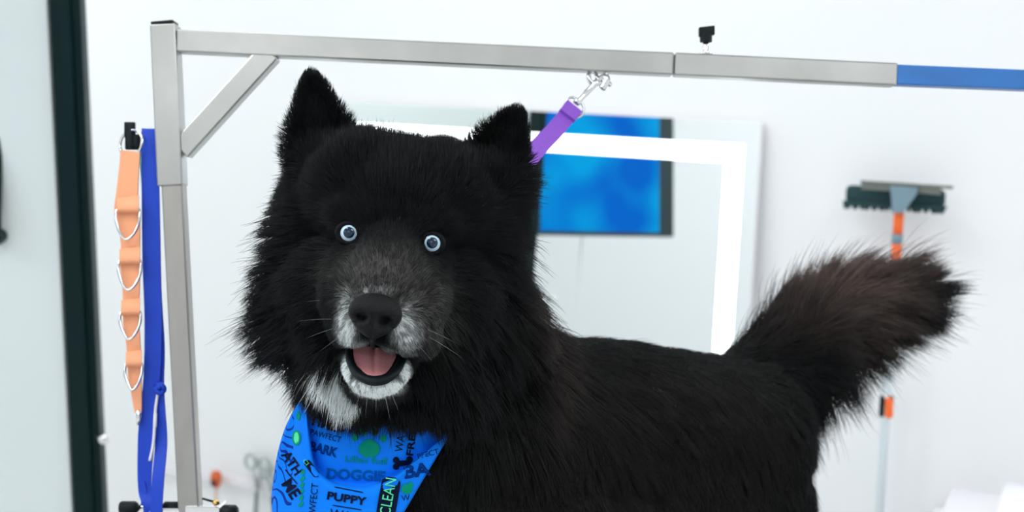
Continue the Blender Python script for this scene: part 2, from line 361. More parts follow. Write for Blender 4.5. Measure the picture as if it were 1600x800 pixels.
# clamp at the lower end of the post
CL = AD-.0
bm = bmesh.new()
hexa(bm, P(322, 800, CL), RT*.021, UP*.010, FWD*.018, .002); hexa(bm, P(262, 800, CL), RT*.020, UP*.006, FWD*.012, .002)
obj('clamp_bracket', bm, m_chrome, arm)
bm = bmesh.new(); tube(bm, [P(205, 794, CL), P(285, 792, CL)], .0042, 12); obj('clamp_screw', bm, m_chrome, arm, True)
bm = bmesh.new(); lathe(bm, P(187, 793, CL), RT, [(0, .006), (.002, .0075), (.018, .0075), (.021, .0055)], 16); obj('clamp_knob', bm, m_blackp, arm, True)
bm = bmesh.new(); lathe(bm, P(255, 793, CL), RT, [(0, .005), (.002, .007), (.020, .007), (.021, .004)], 16); obj('clamp_knob', bm, m_blackp, arm, True)
bm = bmesh.new(); lathe(bm, P(346, 801, CL-.03), RT, [(0, .007), (.003, .009), (.016, .009), (.019, .006)], 16); obj('clamp_knob', bm, m_blackp, arm, True)
bm = bmesh.new(); tube(bm, [P(316, 779, CL-.02), P(334, 784, CL-.02)], .0014, 8); obj('lever', bm, m_blackp, arm, True)
bm = bmesh.new(); tube(bm, [P(333, 783.5, CL-.02), P(337, 786, CL-.02), P(343, 785, CL-.02)], [.0022, .004, .002], 8); obj('lever_tip', bm, mat('brass', (.75, .48, .15), .3, 1.0, noise=(40, .1, (1, 1, 1))), arm, True)
# hook rail from the post to the up-turned black hook
bm = bmesh.new()
tube(bm, smooth_path([P(262, 214, AD+.012), P(235, 213, AD+.010), P(215, 222, AD), P(206, 228, AD-.004), P(204, 214, AD-.004), P(203, 192, AD-.002)], 5), .0042, 10)
hexa(bm, P(203, 203, AD-.003), RT*.0062, UP*.009, FWD*.003, .001)
hexa(bm, P(207, 222, AD-.003), RT*.0085, UP*.009, FWD*.003, .002)
obj('hook', bm, m_blackp, arm, True)

# blue lead draped over the hook rail
bl = thing('blue_lead', P(235, 205, AD), 'knotted blue webbing lead draped beside the steel post, reaching down to the clamp', 'lead')
bm = bmesh.new(); mm = AD/F
pts = smooth_path([P(235, 214, AD+.016), P(235, 205.5, AD+.010), P(235.5, 207, AD-.001), P(235, 260, AD-.004), P(236, 400, AD-.004), P(239, 500, AD-.004), P(237, 590, AD-.004), P(229, 680, AD-.005), P(226, 760, AD-.006), P(232, 787, AD-.012), P(233, 802, AD-.010)], 6)
ws = np.interp(np.linspace(0, 1, len(pts)), [0, .3, .6, .7, .8, 1], [27*mm, 27*mm, 25*mm, 26*mm, 20*mm, 16*mm])
ribbon(bm, pts, list(ws), .0022, RT+FWD*.15)
obj('webbing', bm, m_blue, bl)
bm = bmesh.new()
ribbon(bm, smooth_path([P(236, 214, AD+.018), P(240, 300, AD+.016), P(243, 450, AD+.012), P(248, 540, AD+.008), P(247, 600, AD+.002), P(249, 640, AD), P(252, 690, AD), P(247, 750, AD-.012), P(243, 812, AD-.013)], 6), 19*mm, .0022, RT-FWD*.1)
obj('webbing', bm, m_blue, bl)
bm = bmesh.new()
tube(bm, smooth_path([P(243, 600, AD-.002), P(252, 602, AD-.008), P(256, 609, AD-.006), P(250, 614, AD-.008), P(244, 608, AD-.009), P(251, 603, AD-.01)], 4), .0035, 8)
obj('knot', bm, m_blue, bl, True)
bm = bmesh.new(); ribbon(bm, [P(222, 753, AD-.008), P(226, 770, AD-.008), P(224, 790, AD-.008)], .006, .002, RT); obj('loose_end', bm, m_blue, bl)
bm = bmesh.new(); tube(bm, smooth_path([P(247, 612, AD-.003), P(243, 640, AD-.005), P(240, 690, AD-.006), P(234, 720, AD-.006)], 4), .0018, 8); bar(bm, P(243, 645, AD-.006), P(242, 668, AD-.006), .004, .004, RT, .001); obj('white_cord', bm, m_white, bl, True)

# mint strap between
tag((lambda bm: (ribbon(bm, smooth_path([P(226, 214, AD+.013), P(222, 240, AD+.006), P(226, 300, AD+.002), P(229, 370, AD+.002), P(229, 450, AD+.003)], 6), .006, .002, RT), obj('mint_strap', bm, m_mint))[1])(bmesh.new()), 'narrow mint strap showing between the orange collar strap and the blue lead', 'strap')

# orange lead with D rings
ol = thing('orange_lead', P(205, 225, AD), 'orange webbing strap with four steel D rings hanging from the black hook', 'lead')
OD = AD-.012
bm = bmesh.new()
main = [(204, 236, 30), (202, 262, 30), (199, 300, 33), (197, 330, 36), (202, 345, 33), (204, 385, 29), (203, 412, 30), (205, 440, 27), (205, 470, 25), (205, 505, 24), (208, 530, 22), (210, 560, 21), (211, 590, 20), (214, 620, 15), (216, 645, 10)]
ribbon(bm, smooth_path([P(x, y, OD) for x, y, _ in main], 4), list(np.interp(np.linspace(0, 14, 57), range(15), [q[2]*mm for q in main])), .003, RT)
obj('webbing', bm, m_orange, ol)
for i, (x, y, wd, bt) in enumerate(((200, 322, 36, 374), (203, 402, 34, 453), (204, 482, 31, 530), (209, 563, 26, 609))):
    bm = bmesh.new()
    a = [P(x, y-14, OD-.003), P(x, y-4, OD-.009), P(x, y+5, OD-.010), P(x, y+9, OD-.006), P(x, y+8, OD-.002)]
    ribbon(bm, smooth_path(a, 5), wd*mm*.92, .002, RT); obj('fold', bm, m_orange, ol)
    bm = bmesh.new(); hw = wd/2
    q = [P(x-hw, y+6, OD-.006), P(x-hw-1, y+20, OD-.008), P(x-hw*.75, bt-12, OD-.010), P(x-hw*.2, bt, OD-.011), P(x+hw*.45, bt-8, OD-.010), P(x+hw*.95, bt-26, OD-.008), P(x+hw, y+6, OD-.006)]
    pts = smooth_path(q, 5)+[P(x, y+6, OD-.006)]
    tube(bm, pts, .0017, 8, closed=True); obj('d_ring', bm, m_chrome, ol, True)
bm = bmesh.new(); tube(bm, [P(205+17*math.cos(a)+3*math.sin(a), 224-21*math.sin(a), OD+.006-.008*math.cos(a)) for a in np.linspace(0, 2*math.pi, 26)[:-1]], .0019, 8, closed=True); obj('top_ring', bm, m_chrome, ol, True)
bm = bmesh.new(); tube(bm, [P(216, 640, OD), P(217, 650, OD), P(216, 664, OD)], [.003, .0035, .002], 8); obj('end_clip', bm, m_chrome, ol, True)

# purple loop lead clipped to the crossbar
pl = thing('purple_lead', P(920, 120, AD), 'purple webbing lead clipped by a chrome snap hook to the crossbar above the dog', 'lead')
bm = bmesh.new(); ribbon(bm, smooth_path([P(895, 170, AD-.01), P(868, 202, AD-.03), P(838, 234, AD-.06), P(800, 285, AD-.10), P(770, 350, AD-.10), P(740, 450, AD-.10)], 6), .0205, .0025, RT*.75-UP*.66); obj('webbing', bm, m_purple, pl)
bm = bmesh.new(); ribbon(bm, [P(897, 167, AD-.012), P(886, 181, AD-.021)], .022, .006, RT*.75-UP*.66); obj('stitched_end', bm, m_purple, pl)
def pr(x, y, dd=0): return P(x, y, AD-.008+dd)
bm = bmesh.new(); tube(bm, smooth_path([pr(883, 163), pr(886, 156), pr(894, 152), pr(905, 158), pr(912, 167), pr(910, 178), pr(903, 183), pr(898, 182), pr(889, 172), pr(883, 163)], 4)[:-1], .0017, 8, closed=True); obj('d_ring', bm, m_chrome, pl, True)
bm = bmesh.new()
tube(bm, [pr(899, 163), pr(903, 158), pr(907, 154), pr(930, 131), pr(935, 127)], [.004, .0055, .0034, .0036, .005], 12)
tube(bm, smooth_path([pr(932, 130), pr(924, 128), pr(919, 120), pr(923, 113, .004), pr(930, 114, .004), pr(934, 124)], 4), .0022, 8)
tube(bm, smooth_path([pr(934, 126), pr(943, 120), pr(947, 124), pr(945, 132), pr(939, 140)], 4), [.0035]*6+[.005]*6+[.0045]*4+[.001], 10)
obj('snap_hook', bm, m_chrome, pl, True)

# ------------------------------------------------------------------ grooming table (below the frame)
tz = 1.0
gt = thing('grooming_table', Vector((.05, 1.62, 0)), 'grooming table with a dark ribbed rubber top under the dog', 'table')
m_rubt = mat('ribbed_black_rubber', (.03, .03, .03), .8, noise=(90, .4, (1, 6, 1)), bump=.4)
bm = bmesh.new(); hexa(bm, Vector((-.02, 1.62, tz-.02)), Vector((.56, 0, 0)), Vector((0, .36, 0)), Vector((0, 0, .02)), .006); obj('tabletop', bm, m_rubt, gt)
for sx in (-1, 1):
    for sy in (-1, 1):
        bm = bmesh.new(); bar(bm, Vector((-.02+sx*.48, 1.62+sy*.28, tz-.04)), Vector((-.02+sx*.52, 1.62+sy*.3, 0)), .035, .035, Vector((1, 0, 0)), .003); obj('leg', bm, m_steel, gt)

# ------------------------------------------------------------------ the dog
def sphere_pts(): pass
PR = []                                              # primitives: centre, 3 semi axes as world vectors
TILT = math.radians(8.5)
HR = RT*math.cos(TILT) - UP*math.sin(TILT); HU = RT*math.sin(TILT) + UP*math.cos(TILT); HF = -FWD
def E(px, py, d, rx, ry, rz, frame=None):
    a, b, c = frame or (RT, UP, HF)
    PR.append((P(px, py, d), a*(rx/100), b*(ry/100), c*(rz/100)))
def Ew(p, r): PR.append((Vector(p), Vector((r, 0, 0)), Vector((0, r, 0)), Vector((0, 0, r))))
def chainw(pts, per=5):
    for (a, ra), (b, rb) in zip(pts, pts[1:]):
        for k in range(per+1):
            t = k/per; Ew(Vector(a).lerp(Vector(b), t), ra+(rb-ra)*t)
def chain(pts, per=5): chainw([(P(x, y, d), r/100) for x, y, d, r in pts], per)
HD = (HR, HU, HF)
E(627, 328, 1.395, 7.2, 5.9, 8.0, HD)                # skull
E(612, 352, 1.345, 5.4, 3.2, 3.4, HD)                # brow mass
E(548, 337, 1.342, 2.1, 1.5, 1.8, HD); E(678, 352, 1.342, 2.1, 1.5, 1.8, HD)
chain([(612, 392, 1.330, 3.0), (603, 425, 1.300, 3.1), (595, 455, 1.277, 2.8), (588, 484, 1.270, 1.9)])
chain([(560, 425, 1.335, 3.2), (553, 470, 1.300, 2.9), (556, 500, 1.280, 2.2)]); chain([(650, 430, 1.340, 3.4), (640, 475, 1.305, 3.2), (630, 510, 1.285, 2.5)])
E(559, 509, 1.270, 1.75, 1.75, 1.5, HD); E(618, 518, 1.272, 2.05, 1.75, 1.6, HD)       # lip pads
E(540, 505, 1.300, 1.6, 2.0, 2.0); E(656, 520, 1.306, 1.9, 2.2, 2.4)
E(520, 440, 1.36, 3.5, 4, 3.5); E(700, 455, 1.365, 3.8, 4.2, 3.5)                       # cheeks
JAW = [(547, 560, 1.320, .9), (551, 581, 1.298, .85), (565, 597, 1.282, .85), (588, 603, 1.275, .9), (611, 596, 1.283, .9), (625, 578, 1.300, .95), (634, 560, 1.322, 1.0)]
chain(JAW, 4)
E(590, 606, 1.325, 2.6, 1.0, 3.8)                    # jaw floor
E(592, 568, 1.372, 2.6, 2.8, 3.2)                    # throat of the mouth
E(560, 545, 1.375, 4.2, 3.4, 3.2); E(640, 550, 1.375, 4.2, 3.4, 3.2)
# ears
def ear(bx, by, bd, tx, ty, td, s):
    a = P(bx, by, bd); b = P(tx, ty, td); ax = (b-a).normalized(); sd = (RT-ax*RT.dot(ax)).normalized(); fw = ax.cross(sd); L = (b-a).length
    for k in range(15):
        t = k/14; rw = .0345*(1-t)**.62+.0118*t**.5*1.0 if t < 1 else .0118
        rw = .036*(1-t**1.35)+.0125*t
        PR.append((a.lerp(b, t), sd*rw, ax*.012, fw*(.014*(1-t)+.006*t)))
    return a, b, sd, fw
earL = ear(503, 245, 1.405, 487, 128, 1.40, -1); earR = ear(768, 268, 1.41, 806, 182, 1.405, 1)
E(514, 268, 1.42, 3.2, 4.0, 4.0, HD); E(756, 292, 1.42, 3.2, 4.0, 4.0, HD); E(562, 272, 1.405, 4.8, 3.6, 4.6, HD); E(700, 290, 1.405, 4.8, 3.6, 4.6, HD); E(632, 282, 1.40, 5.5, 3.5, 5.0, HD)
E(514, 335, 1.42, 4.4, 5.5, 5.0); E(738, 352, 1.42, 4.2, 5.5, 5.0); E(558, 300, 1.385, 4.6, 5, 5); E(694, 315, 1.385, 4.6, 5, 5)
# neck, ruff, chest
E(604, 425, 1.46, 9.6, 9.4, 8.0); E(648, 420, 1.47, 8.8, 9.0, 8.0); E(594, 490, 1.47, 10.2, 6.8, 8.0); E(590, 448, 1.46, 10.3, 5, 8)
E(528, 592, 1.388, 2.8, 2.6, 2.5); E(600, 622, 1.395, 4.6, 2.6, 3.0); E(676, 610, 1.41, 4.6, 4, 3.5); E(640, 520, 1.48, 10.2, 11, 9.0); E(690, 510, 1.50, 9.2, 9, 9)
E(606, 640, 1.475, 8.3, 10, 8.0); E(618, 740, 1.485, 8.8, 12, 8.5)
chain([(690, 680, 1.53, 11.5), (850, 686, 1.61, 11.4), (960, 684, 1.67, 11.3), (1050, 694, 1.72, 11.2), (1122, 702, 1.765, 11.3)], 8)
chain([(660, 780, 1.52, 11), (840, 800, 1.60, 11.0), (1000, 770, 1.69, 10.2), (1134, 780, 1.765, 10.6)], 8)
E(780, 620, 1.56, 9, 9, 9)
# tail
TAIL = [(1165, 600, 1.79, 4.4), (1225, 560, 1.83, 3.6), (1275, 512, 1.86, 3.1), (1335, 478, 1.89, 2.7), (1400, 464, 1.91, 2.0), (1440, 470, 1.92, 1.3)]
chain(TAIL, 7)
# legs to the table top
def leg(px, py, d, segs, paw=True):
    s = P(px, py, d); pts = [(s, segs[0][3])]
    for dx, dy, z, r in segs[1:]: pts.append((Vector((s.x+dx, s.y+dy, z)), r))
    chainw(pts, 8); e_ = pts[-1][0]
    PR.append((Vector((e_.x-.005, e_.y-.025, tz+.020)), Vector((.030, 0, 0)), Vector((0, .042, 0)), Vector((0, 0, .021))))
zz = P(600, 800, 1.47).z
leg(560, 800, 1.48, [(0, 0, 0, .065), (-.005, .01, 1.20, .045), (-.005, .0, 1.10, .031), (-.005, -.01, tz+.03, .026)])
leg(690, 800, 1.55, [(0, 0, 0, .065), (.005, .01, 1.20, .045), (.005, .0, 1.10, .031), (.005, -.01, tz+.03, .026)])
leg(1080, 800, 1.72, [(0, 0, 0, .085), (-.04, -.02, 1.19, .055), (.035, .03, 1.12, .032), (.02, .02, tz+.03, .027)])
leg(1150, 800, 1.86, [(0, 0, 0, .08), (-.04, -.02, 1.19, .055), (.035, .03, 1.12, .032), (.02, .02, tz+.03, .027)])

bm = bmesh.new()
for c, a, b, cc in PR:
    r = bmesh.ops.create_icosphere(bm, subdivisions=3, radius=1.0)
    Mx = Matrix((a, b, cc)).transposed(); flip = Mx.determinant() < 0
    for v in r['verts']: v.co = c + Mx @ v.co
    if flip: bmesh.ops.reverse_faces(bm, faces=list({f for v in r['verts'] for f in v.link_faces}))
me = bpy.data.meshes.new('raw'); bm.to_mesh(me); bm.free()
raw = bpy.data.objects.new('raw', me); COL.objects.link(raw)
rm = raw.modifiers.new('r', 'REMESH'); rm.mode = 'VOXEL'; rm.voxel_size = 0.0032
sm = raw.modifiers.new('s', 'SMOOTH'); sm.factor = .5; sm.iterations = 14
dg = bpy.context.evaluated_depsgraph_get(); dg.update()
me = bpy.data.meshes.new_from_object(raw.evaluated_get(dg)); me.name = 'dog'
bpy.data.objects.remove(raw)
nv = len(me.vertices); V = np.empty(nv*3, np.float32); me.vertices.foreach_get('co', V); V = V.reshape(-1, 3).astype(float)
# hollow the ears in front
for (a, b, sd, fw) in (earL, earR):
    A, B = np.array(a), np.array(b); ax = B-A; L = np.linalg.norm(ax); ax /= L; S = np.array(sd); Fw = np.array(fw)
    if Fw @ np.array(FWD) > 0: Fw = -Fw
    q = V-A; t = (q@ax)/L; x = q@S; f = q@Fw
    wd = .036*(1-np.clip(t, 0, 1)**1.35)+.0125*np.clip(t, 0, 1)
    k = np.clip(1-(x/(wd*.78))**2, 0, 1)*np.clip((t-.05)/.25, 0, 1)*np.clip((1.02-t)/.2, 0, 1)*(f > 0.000)*(f < .05)
    V -= Fw*(k*.010)[:, None]
me.vertices.foreach_set('co', V.astype(np.float32).ravel()); me.update()
dog = bpy.data.objects.new('dog', me); COL.objects.link(dog)
tag(dog, 'fluffy black dog with pale blue eyes and bushy raised tail standing on the grooming table', 'dog')

# ---- colour of the coat
def blob(p, px, py, d, rx, ry=None, ang=0):
    """soft ellipse around a point of the dog, sizes in photo pixels at that distance"""
    ry = ry or rx; c = np.array(P(px, py, d)); q = p-c; u = q@np.array(RT)*F/d; v = -(q@np.array(UP))*F/d; z = (q@np.array(FWD))*F/d
    a = math.radians(ang); u2 = u*math.cos(a)+v*math.sin(a); v2 = -u*math.sin(a)+v*math.cos(a)
    r = np.sqrt((u2/rx)**2+(v2/ry)**2+(z/(1.6*max(rx, ry)+20))**2)
    return np.clip(1.6-r*1.1, 0, 1)**1.3
BLACK = np.array((.0020, .0030, .0034)); BROWN = np.array((.15, .105, .09)); GREY = np.array((.20, .19, .18)); WHITE = np.array((.80, .84, .84))
def coat(p, r1, r2):
    n = len(p); c = BLACK*(0.6+.8*r1[:, None])
    def mixin(c, w, col): return c*(1-w[:, None])+col*w[:, None]
    br = np.maximum.reduce([blob(p, 850, 590, 1.56, 30, 90)*.30, blob(p, 1310, 440, 1.88, 150, 60, -25)*1.0, blob(p, 822, 440, 1.45, 22, 100)*.30, blob(p, 1000, 700, 1.6, 300, 160)*.06])
    c = mixin(c, br*(.4+.6*r2), BROWN)
    gr = np.maximum.reduce([blob(p, 605, 435, 1.28, 66, 46)*.65, blob(p, 600, 470, 1.265, 70, 30)*.7, blob(p, 560, 440, 1.30, 36, 48)*.5, blob(p, 675, 490, 1.30, 40, 60)*.45, blob(p, 612, 395, 1.32, 28, 24)*.18, blob(p, 520, 430, 1.33, 24, 40)*.22])
    c = mixin(c, gr*(r1 < .75)*(.15+.85*r2), GREY*1.0)
    wh = np.maximum.reduce([blob(p, 586, 460, 1.25, 27, 11)*.5, blob(p, 545, 508, 1.27, 17, 36)*1.0, blob(p, 634, 512, 1.275, 21, 34)*.95, blob(p, 560, 535, 1.27, 24, 10)*.5, blob(p, 615, 545, 1.27, 30, 10)*.35,
                            blob(p, 545, 470, 1.28, 12, 20)*.55])
    c = mixin(c, wh*(r1 < .55+.5*wh)*(.35+.65*r2), WHITE*.75)
    ch = np.maximum.reduce([blob(p, 588, 604, 1.27, 44, 15), blob(p, 546, 578, 1.30, 10, 20), blob(p, 630, 580, 1.30, 9, 16)*.8])
    c = mixin(c, np.clip(ch*1.3, 0, 1)*(r1 < .93), WHITE*.8)
    pt = np.clip(np.maximum(blob(p, 530, 584, 1.385, 31, 23, 35), blob(p, 549, 600, 1.385, 27, 24))*1.7, 0, 1)
    pt = np.clip((pt-.35)*3+(r2-.5)*.6, 0, 1)
    c = mixin(c, pt, WHITE*.93)
    return c
u1 = .5+.25*np.ones(nv); skin = coat(V, np.full(nv, .4), np.full(nv, .5))*.8
mx_ = blob(V, 590, 566, 1.33, 42, 22)                       # dark inside of the mouth
ca = me.attributes.new('coat_colour', 'FLOAT_COLOR', 'POINT'); cc = np.ones((nv, 4), np.float32); cc[:, :3] = skin
U_, V_, D_ = proj(V); inm = (((U_-588)/36)**2+((V_-566)/27)**2 < 1) & (D_ < 1.42)
cc[inm, :3] = (.010, .006, .006); ca.data.foreach_set('color', cc.ravel())
def attr_mat(name, rough, spec, at):
    m = bpy.data.materials.new(name); m.use_nodes = True; nt = m.node_tree; b = nt.nodes['Principled BSDF']
    a = nt.nodes.new('ShaderNodeAttribute'); a.attribute_name = at; nt.links.new(a.outputs['Color'], b.inputs['Base Color'])
    b.inputs['Roughness'].default_value = rough; b.inputs['Specular IOR Level'].default_value = spec
    return m
m_skin = attr_mat('dog_skin', .8, .1, 'coat_colour'); m_fur = attr_mat('dog_fur', .36, .16, 'coat_colour')
me.materials.clear(); me.materials.append(m_skin)
for p in me.polygons: p.use_smooth = True

# ---- groom guides: pixel, distance, direction (right, up, toward viewer), length cm, lift
G = [
 (588, 462, 1.25, 0, 1, -.5, .35, .25), (600, 430, 1.28, 0, 1, -.5, .6, .25), (612, 392, 1.31, 0, 1, -.4, .9, .25), (570, 440, 1.29, -.5, .8, -.5, .7, .25), (640, 445, 1.29, .5, .8, -.5, .7, .25),
 (622, 330, 1.32, 0, 1, -.4, 1.5, .3), (640, 270, 1.35, 0, 1, -.5, 2.0, .35), (570, 245, 1.37, -.1, 1, -.3, 1.9, .5), (650, 237, 1.40, 0, 1, -.3, 1.6, .55), (700, 245, 1.39, .1, 1, -.3, 1.7, .5),
 (545, 330, 1.33, -.5, .8, -.3, 1.3, .3), (680, 346, 1.33, .5, .8, -.3, 1.3, .3), (508, 365, 1.345, -1, .1, -.4, 1.6, .3), (718, 390, 1.345, 1, 0, -.4, 1.6, .3),
 (545, 392, 1.32, -.7, -.6, -.3, .9, .25), (676, 408, 1.32, .7, -.6, -.3, .9, .25), (530, 455, 1.31, -.8, -.4, -.5, .8, .3), (672, 470, 1.31, .8, -.4, -.5, .8, .3),
 (548, 505, 1.28, -.5, -.8, -.2, .5, .3), (628, 520, 1.28, .4, -.8, -.2, .5, .3), (586, 535, 1.265, 0, -1, -.1, .35, .3), (660, 525, 1.30, .5, -.9, -.2, .7, .3),
 (588, 608, 1.275, 0, -1, -.3, .5, .25), (550, 590, 1.29, -.5, -.8, -.3, .45, .25), (628, 588, 1.29, .5, -.8, -.3, .45, .25),
 (487, 118, 1.40, -.05, 1, 0, .55, .2), (483, 160, 1.39, -.1, 1, 0, .6, .15), (508, 150, 1.39, .3, 1, 0, .8, .3), (458, 175, 1.40, -.4, 1, -.1, 1.0, .35), (445, 225, 1.41, -1, .5, -.1, 1.3, .45), (540, 190, 1.40, .4, 1, -.1, 1.4, .4), (500, 220, 1.39, -.1, 1, 0, 1.2, .25),
 (810, 170, 1.40, .05, 1, 0, .55, .2), (808, 210, 1.39, .1, 1, 0, .6, .15), (785, 190, 1.39, -.3, 1, 0, .8, .3), (830, 225, 1.40, .4, 1, -.1, .9, .35), (833, 280, 1.41, 1, -.2, -.1, 2.0, .45), (740, 215, 1.40, -.3, 1, -.1, 1.3, .4), (780, 260, 1.39, .1, 1, 0, 1.2, .25),
 (470, 290, 1.40, -1, 0, -.3, 1.8, .45), (800, 320, 1.42, 1, -.2, -.3, 2.6, .45),
 (450, 370, 1.42, -1, -.35, -.2, 4.2, .5), (440, 450, 1.43, -1, -.5, -.1, 4.8, .5), (450, 520, 1.43, -1, -.5, 0, 5.2, .5), (460, 575, 1.42, -1, -.7, .1, 4.0, .45), (480, 620, 1.41, -.5, -.8, .1, 2.6, .4), (520, 570, 1.38, -.25, -1, .1, 2.8, .4), (500, 500, 1.38, -.7, -.8, 0, 3.5, .4),
 (535, 585, 1.39, -.2, -1, .15, 2.5, .35), (590, 635, 1.40, .05, -1, .2, 1.8, .3), (470, 670, 1.43, -.1, -1, 0, 1.0, .1), (462, 740, 1.44, -.1, -1, 0, 1.0, .1), (480, 800, 1.44, -.1, -1, 0, 1.0, .1),
 (490, 430, 1.37, -.9, -.35, -.2, 2.8, .35), (725, 450, 1.38, .8, -.5, -.2, 2.8, .35), (700, 520, 1.38, .5, -1, 0, 3.6, .35), (660, 580, 1.39, .3, -1, .1, 4.0, .35),
 (785, 390, 1.43, .8, -.6, -.3, 3.6, .4), (800, 460, 1.44, .55, -1, -.2, 4.6, .4), (825, 520, 1.48, .7, -1, -.1, 5.0, .35), (780, 570, 1.45, .3, -1, .1, 5.0, .35), (720, 640, 1.43, .2, -1, .1, 4.5, .3), (640, 670, 1.41, .05, -1, .1, 2.2, .2), (690, 660, 1.42, .15, -1, .1, 2.6, .2), (800, 680, 1.47, .3, -1, .1, 4.5, .25), (740, 770, 1.45, .15, -1, .1, 4.0, .2),
 (870, 560, 1.54, .9, -.7, 0, 3.6, .2), (860, 640, 1.51, .55, -1, 0, 3.8, .22),
 (930, 545, 1.60, 1, -.2, -.3, 2.2, .12), (1030, 550, 1.68, 1, -.1, -.3, 2.2, .12), (1120, 560, 1.73, 1, -.15, -.2, 2.4, .12), (1180, 575, 1.76, .9, .0, -.2, 3.0, .15),
 (900, 620, 1.53, .75, -.8, 0, 3.4, .12), (980, 610, 1.58, .75, -.7, 0, 3.4, .12), (1060, 630, 1.65, .6, -.9, 0, 3.2, .12), (1160, 640, 1.68, .55, -.9, 0, 3.2, .12), (920, 720, 1.50, .4, -1, 0, 3.6, .12), (1050, 740, 1.60, .35, -1, 0, 3.6, .12), (1180, 740, 1.67, .25, -1, 0, 3.2, .12), (1262, 720, 1.77, .2, -1, 0, 2.2, .15), (1255, 650, 1.78, .3, -1, 0, 2.6, .18),
 (1200, 545, 1.81, .5, 1, 0, 4.5, .4), (1230, 515, 1.83, .45, 1, 0, 7.0, .5), (1265, 490, 1.85, .6, 1, 0, 7.5, .5), (1290, 475, 1.86, .7, .9, 0, 7.0, .4), (1340, 448, 1.88, .85, .7, 0, 7.0, .4), (1400, 445, 1.90, 1, .6, 0, 7.0, .42), (1425, 448, 1.91, 1, .45, 0, 6.0, .4), (1445, 460, 1.92, 1, .0, 0, 5.6, .4), (1425, 482, 1.91, 1, -.35, 0, 6.5, .35), (1370, 492, 1.89, .9, -.5, 0, 7.5, .35), (1320, 515, 1.87, .8, -.75, 0, 7.8, .35), (1280, 545, 1.85, .6, -.9, 0, 8.0, .35), (1250, 580, 1.83, .45, -1, 0, 8.5, .35), (1225, 600, 1.81, .35, -1, 0, 8.5, .3), (1230, 560, 1.80, .8, .3, .2, 4.5, .2), (1290, 510, 1.83, .9, .3, .2, 5.5, .2), (1360, 470, 1.87, 1, .1, .2, 6.5, .2)]
GP = np.array([P(g[0], g[1], g[2]) for g in G]); GD = np.array([(RT*g[3]+UP*g[4]-FWD*g[5]).normalized() for g in G]); GL = np.array([g[6]/100 for g in G]); GF = np.array([g[7] for g in G])
GP = np.array([np.array(x) for x in GP])
def groom(p):
    D = np.zeros((len(p), 3)); L = np.zeros(len(p)); Fq = np.zeros(len(p))
    for s in range(0, len(p), 40000):
        q = p[s:s+40000]; d2 = ((q[:, None, :]-GP[None])**2).sum(2)+1e-5; wt = d2**-2.0; wt /= wt.sum(1, keepdims=True)
        D[s:s+40000] = wt@GD; L[s:s+40000] = wt@GL; Fq[s:s+40000] = wt@GF
    D /= np.linalg.norm(D, axis=1, keepdims=True)+1e-9
    return D, L, Fq
def nz3(p, f, seed):
    r = np.random.default_rng(seed); o = np.zeros((len(p), 3))
    for k in range(5):
        K = r.normal(size=(3, 3))*f*(1+.5*k); ph = r.uniform(0, 6.28, 3); o += np.sin(p@K+ph)/(1+.4*k)
    return o/2.2

# sample roots over the skin
me.calc_loop_triangles(); nt_ = len(me.loop_triangles); tri = np.empty(nt_*3, np.int32); me.loop_triangles.foreach_get('vertices', tri); tri = tri.reshape(-1, 3)
VN = np.empty(nv*3, np.float32); me.vertices.foreach_get('normal', VN); VN = VN.reshape(-1, 3).astype(float)
A_, B_, C_ = V[tri[:, 0]], V[tri[:, 1]], V[tri[:, 2]]; cr = np.cross(B_-A_, C_-A_); area = np.linalg.norm(cr, axis=1)/2; cen = (A_+B_+C_)/3; fn = cr/(2*area[:, None]+1e-12)
view = np.array(CAM)-cen; dist = np.linalg.norm(view, axis=1); view /= dist[:, None]; fac = (fn*view).sum(1)
_, Lc, _ = groom(cen)
U_, V_, D_ = proj(cen)
dens = np.where(fac > -.35, 1.0, .12)*(.011/np.clip(Lc, .0045, .05))**.8*(1.35/dist)**1.2
dens *= np.where(V_ > 860, .15, 1.0)
dens *= np.where((U_ > 1195) & (D_ > 1.78), 2.2, 1.0)
def near(px, py, d, r): return np.linalg.norm(cen-np.array(P(px, py, d)), axis=1) < r
for k in (near(545, 364, 1.322, .0085), near(675, 380, 1.322, .0085)): dens[k] = 0
dens[(((U_-586)/36)**2+((V_-494)/31)**2 < 1) & (D_ < 1.32)] = 0                          # nose leather
dens[(((U_-588)/39)**2+((V_-562)/34)**2 < 1) & (V_ > 546) & (D_ < 1.42)] = 0               # open mouth
dens[(((U_-588)/44)**2+((V_-566)/26)**2 < 1) & (V_ > 550) & (D_ > 1.30) & (D_ < 1.42)] = 0
NH = 330000
cum = np.cumsum(area*dens); cum /= cum[-1]
ti_ = np.searchsorted(cum, rng.random(NH)); a = np.sqrt(rng.random(NH)); b_ = rng.random(NH)
w0, w1, w2 = (1-a)[:, None], (a*(1-b_))[:, None], (a*b_)[:, None]
R0 = A_[ti_]*w0+B_[ti_]*w1+C_[ti_]*w2; NN = VN[tri[ti_, 0]]*w0+VN[tri[ti_, 1]]*w1+VN[tri[ti_, 2]]*w2; NN /= np.linalg.norm(NN, axis=1, keepdims=True)
GDv, GLv, GFv = groom(R0)
u_, v_, d_ = proj(R0)
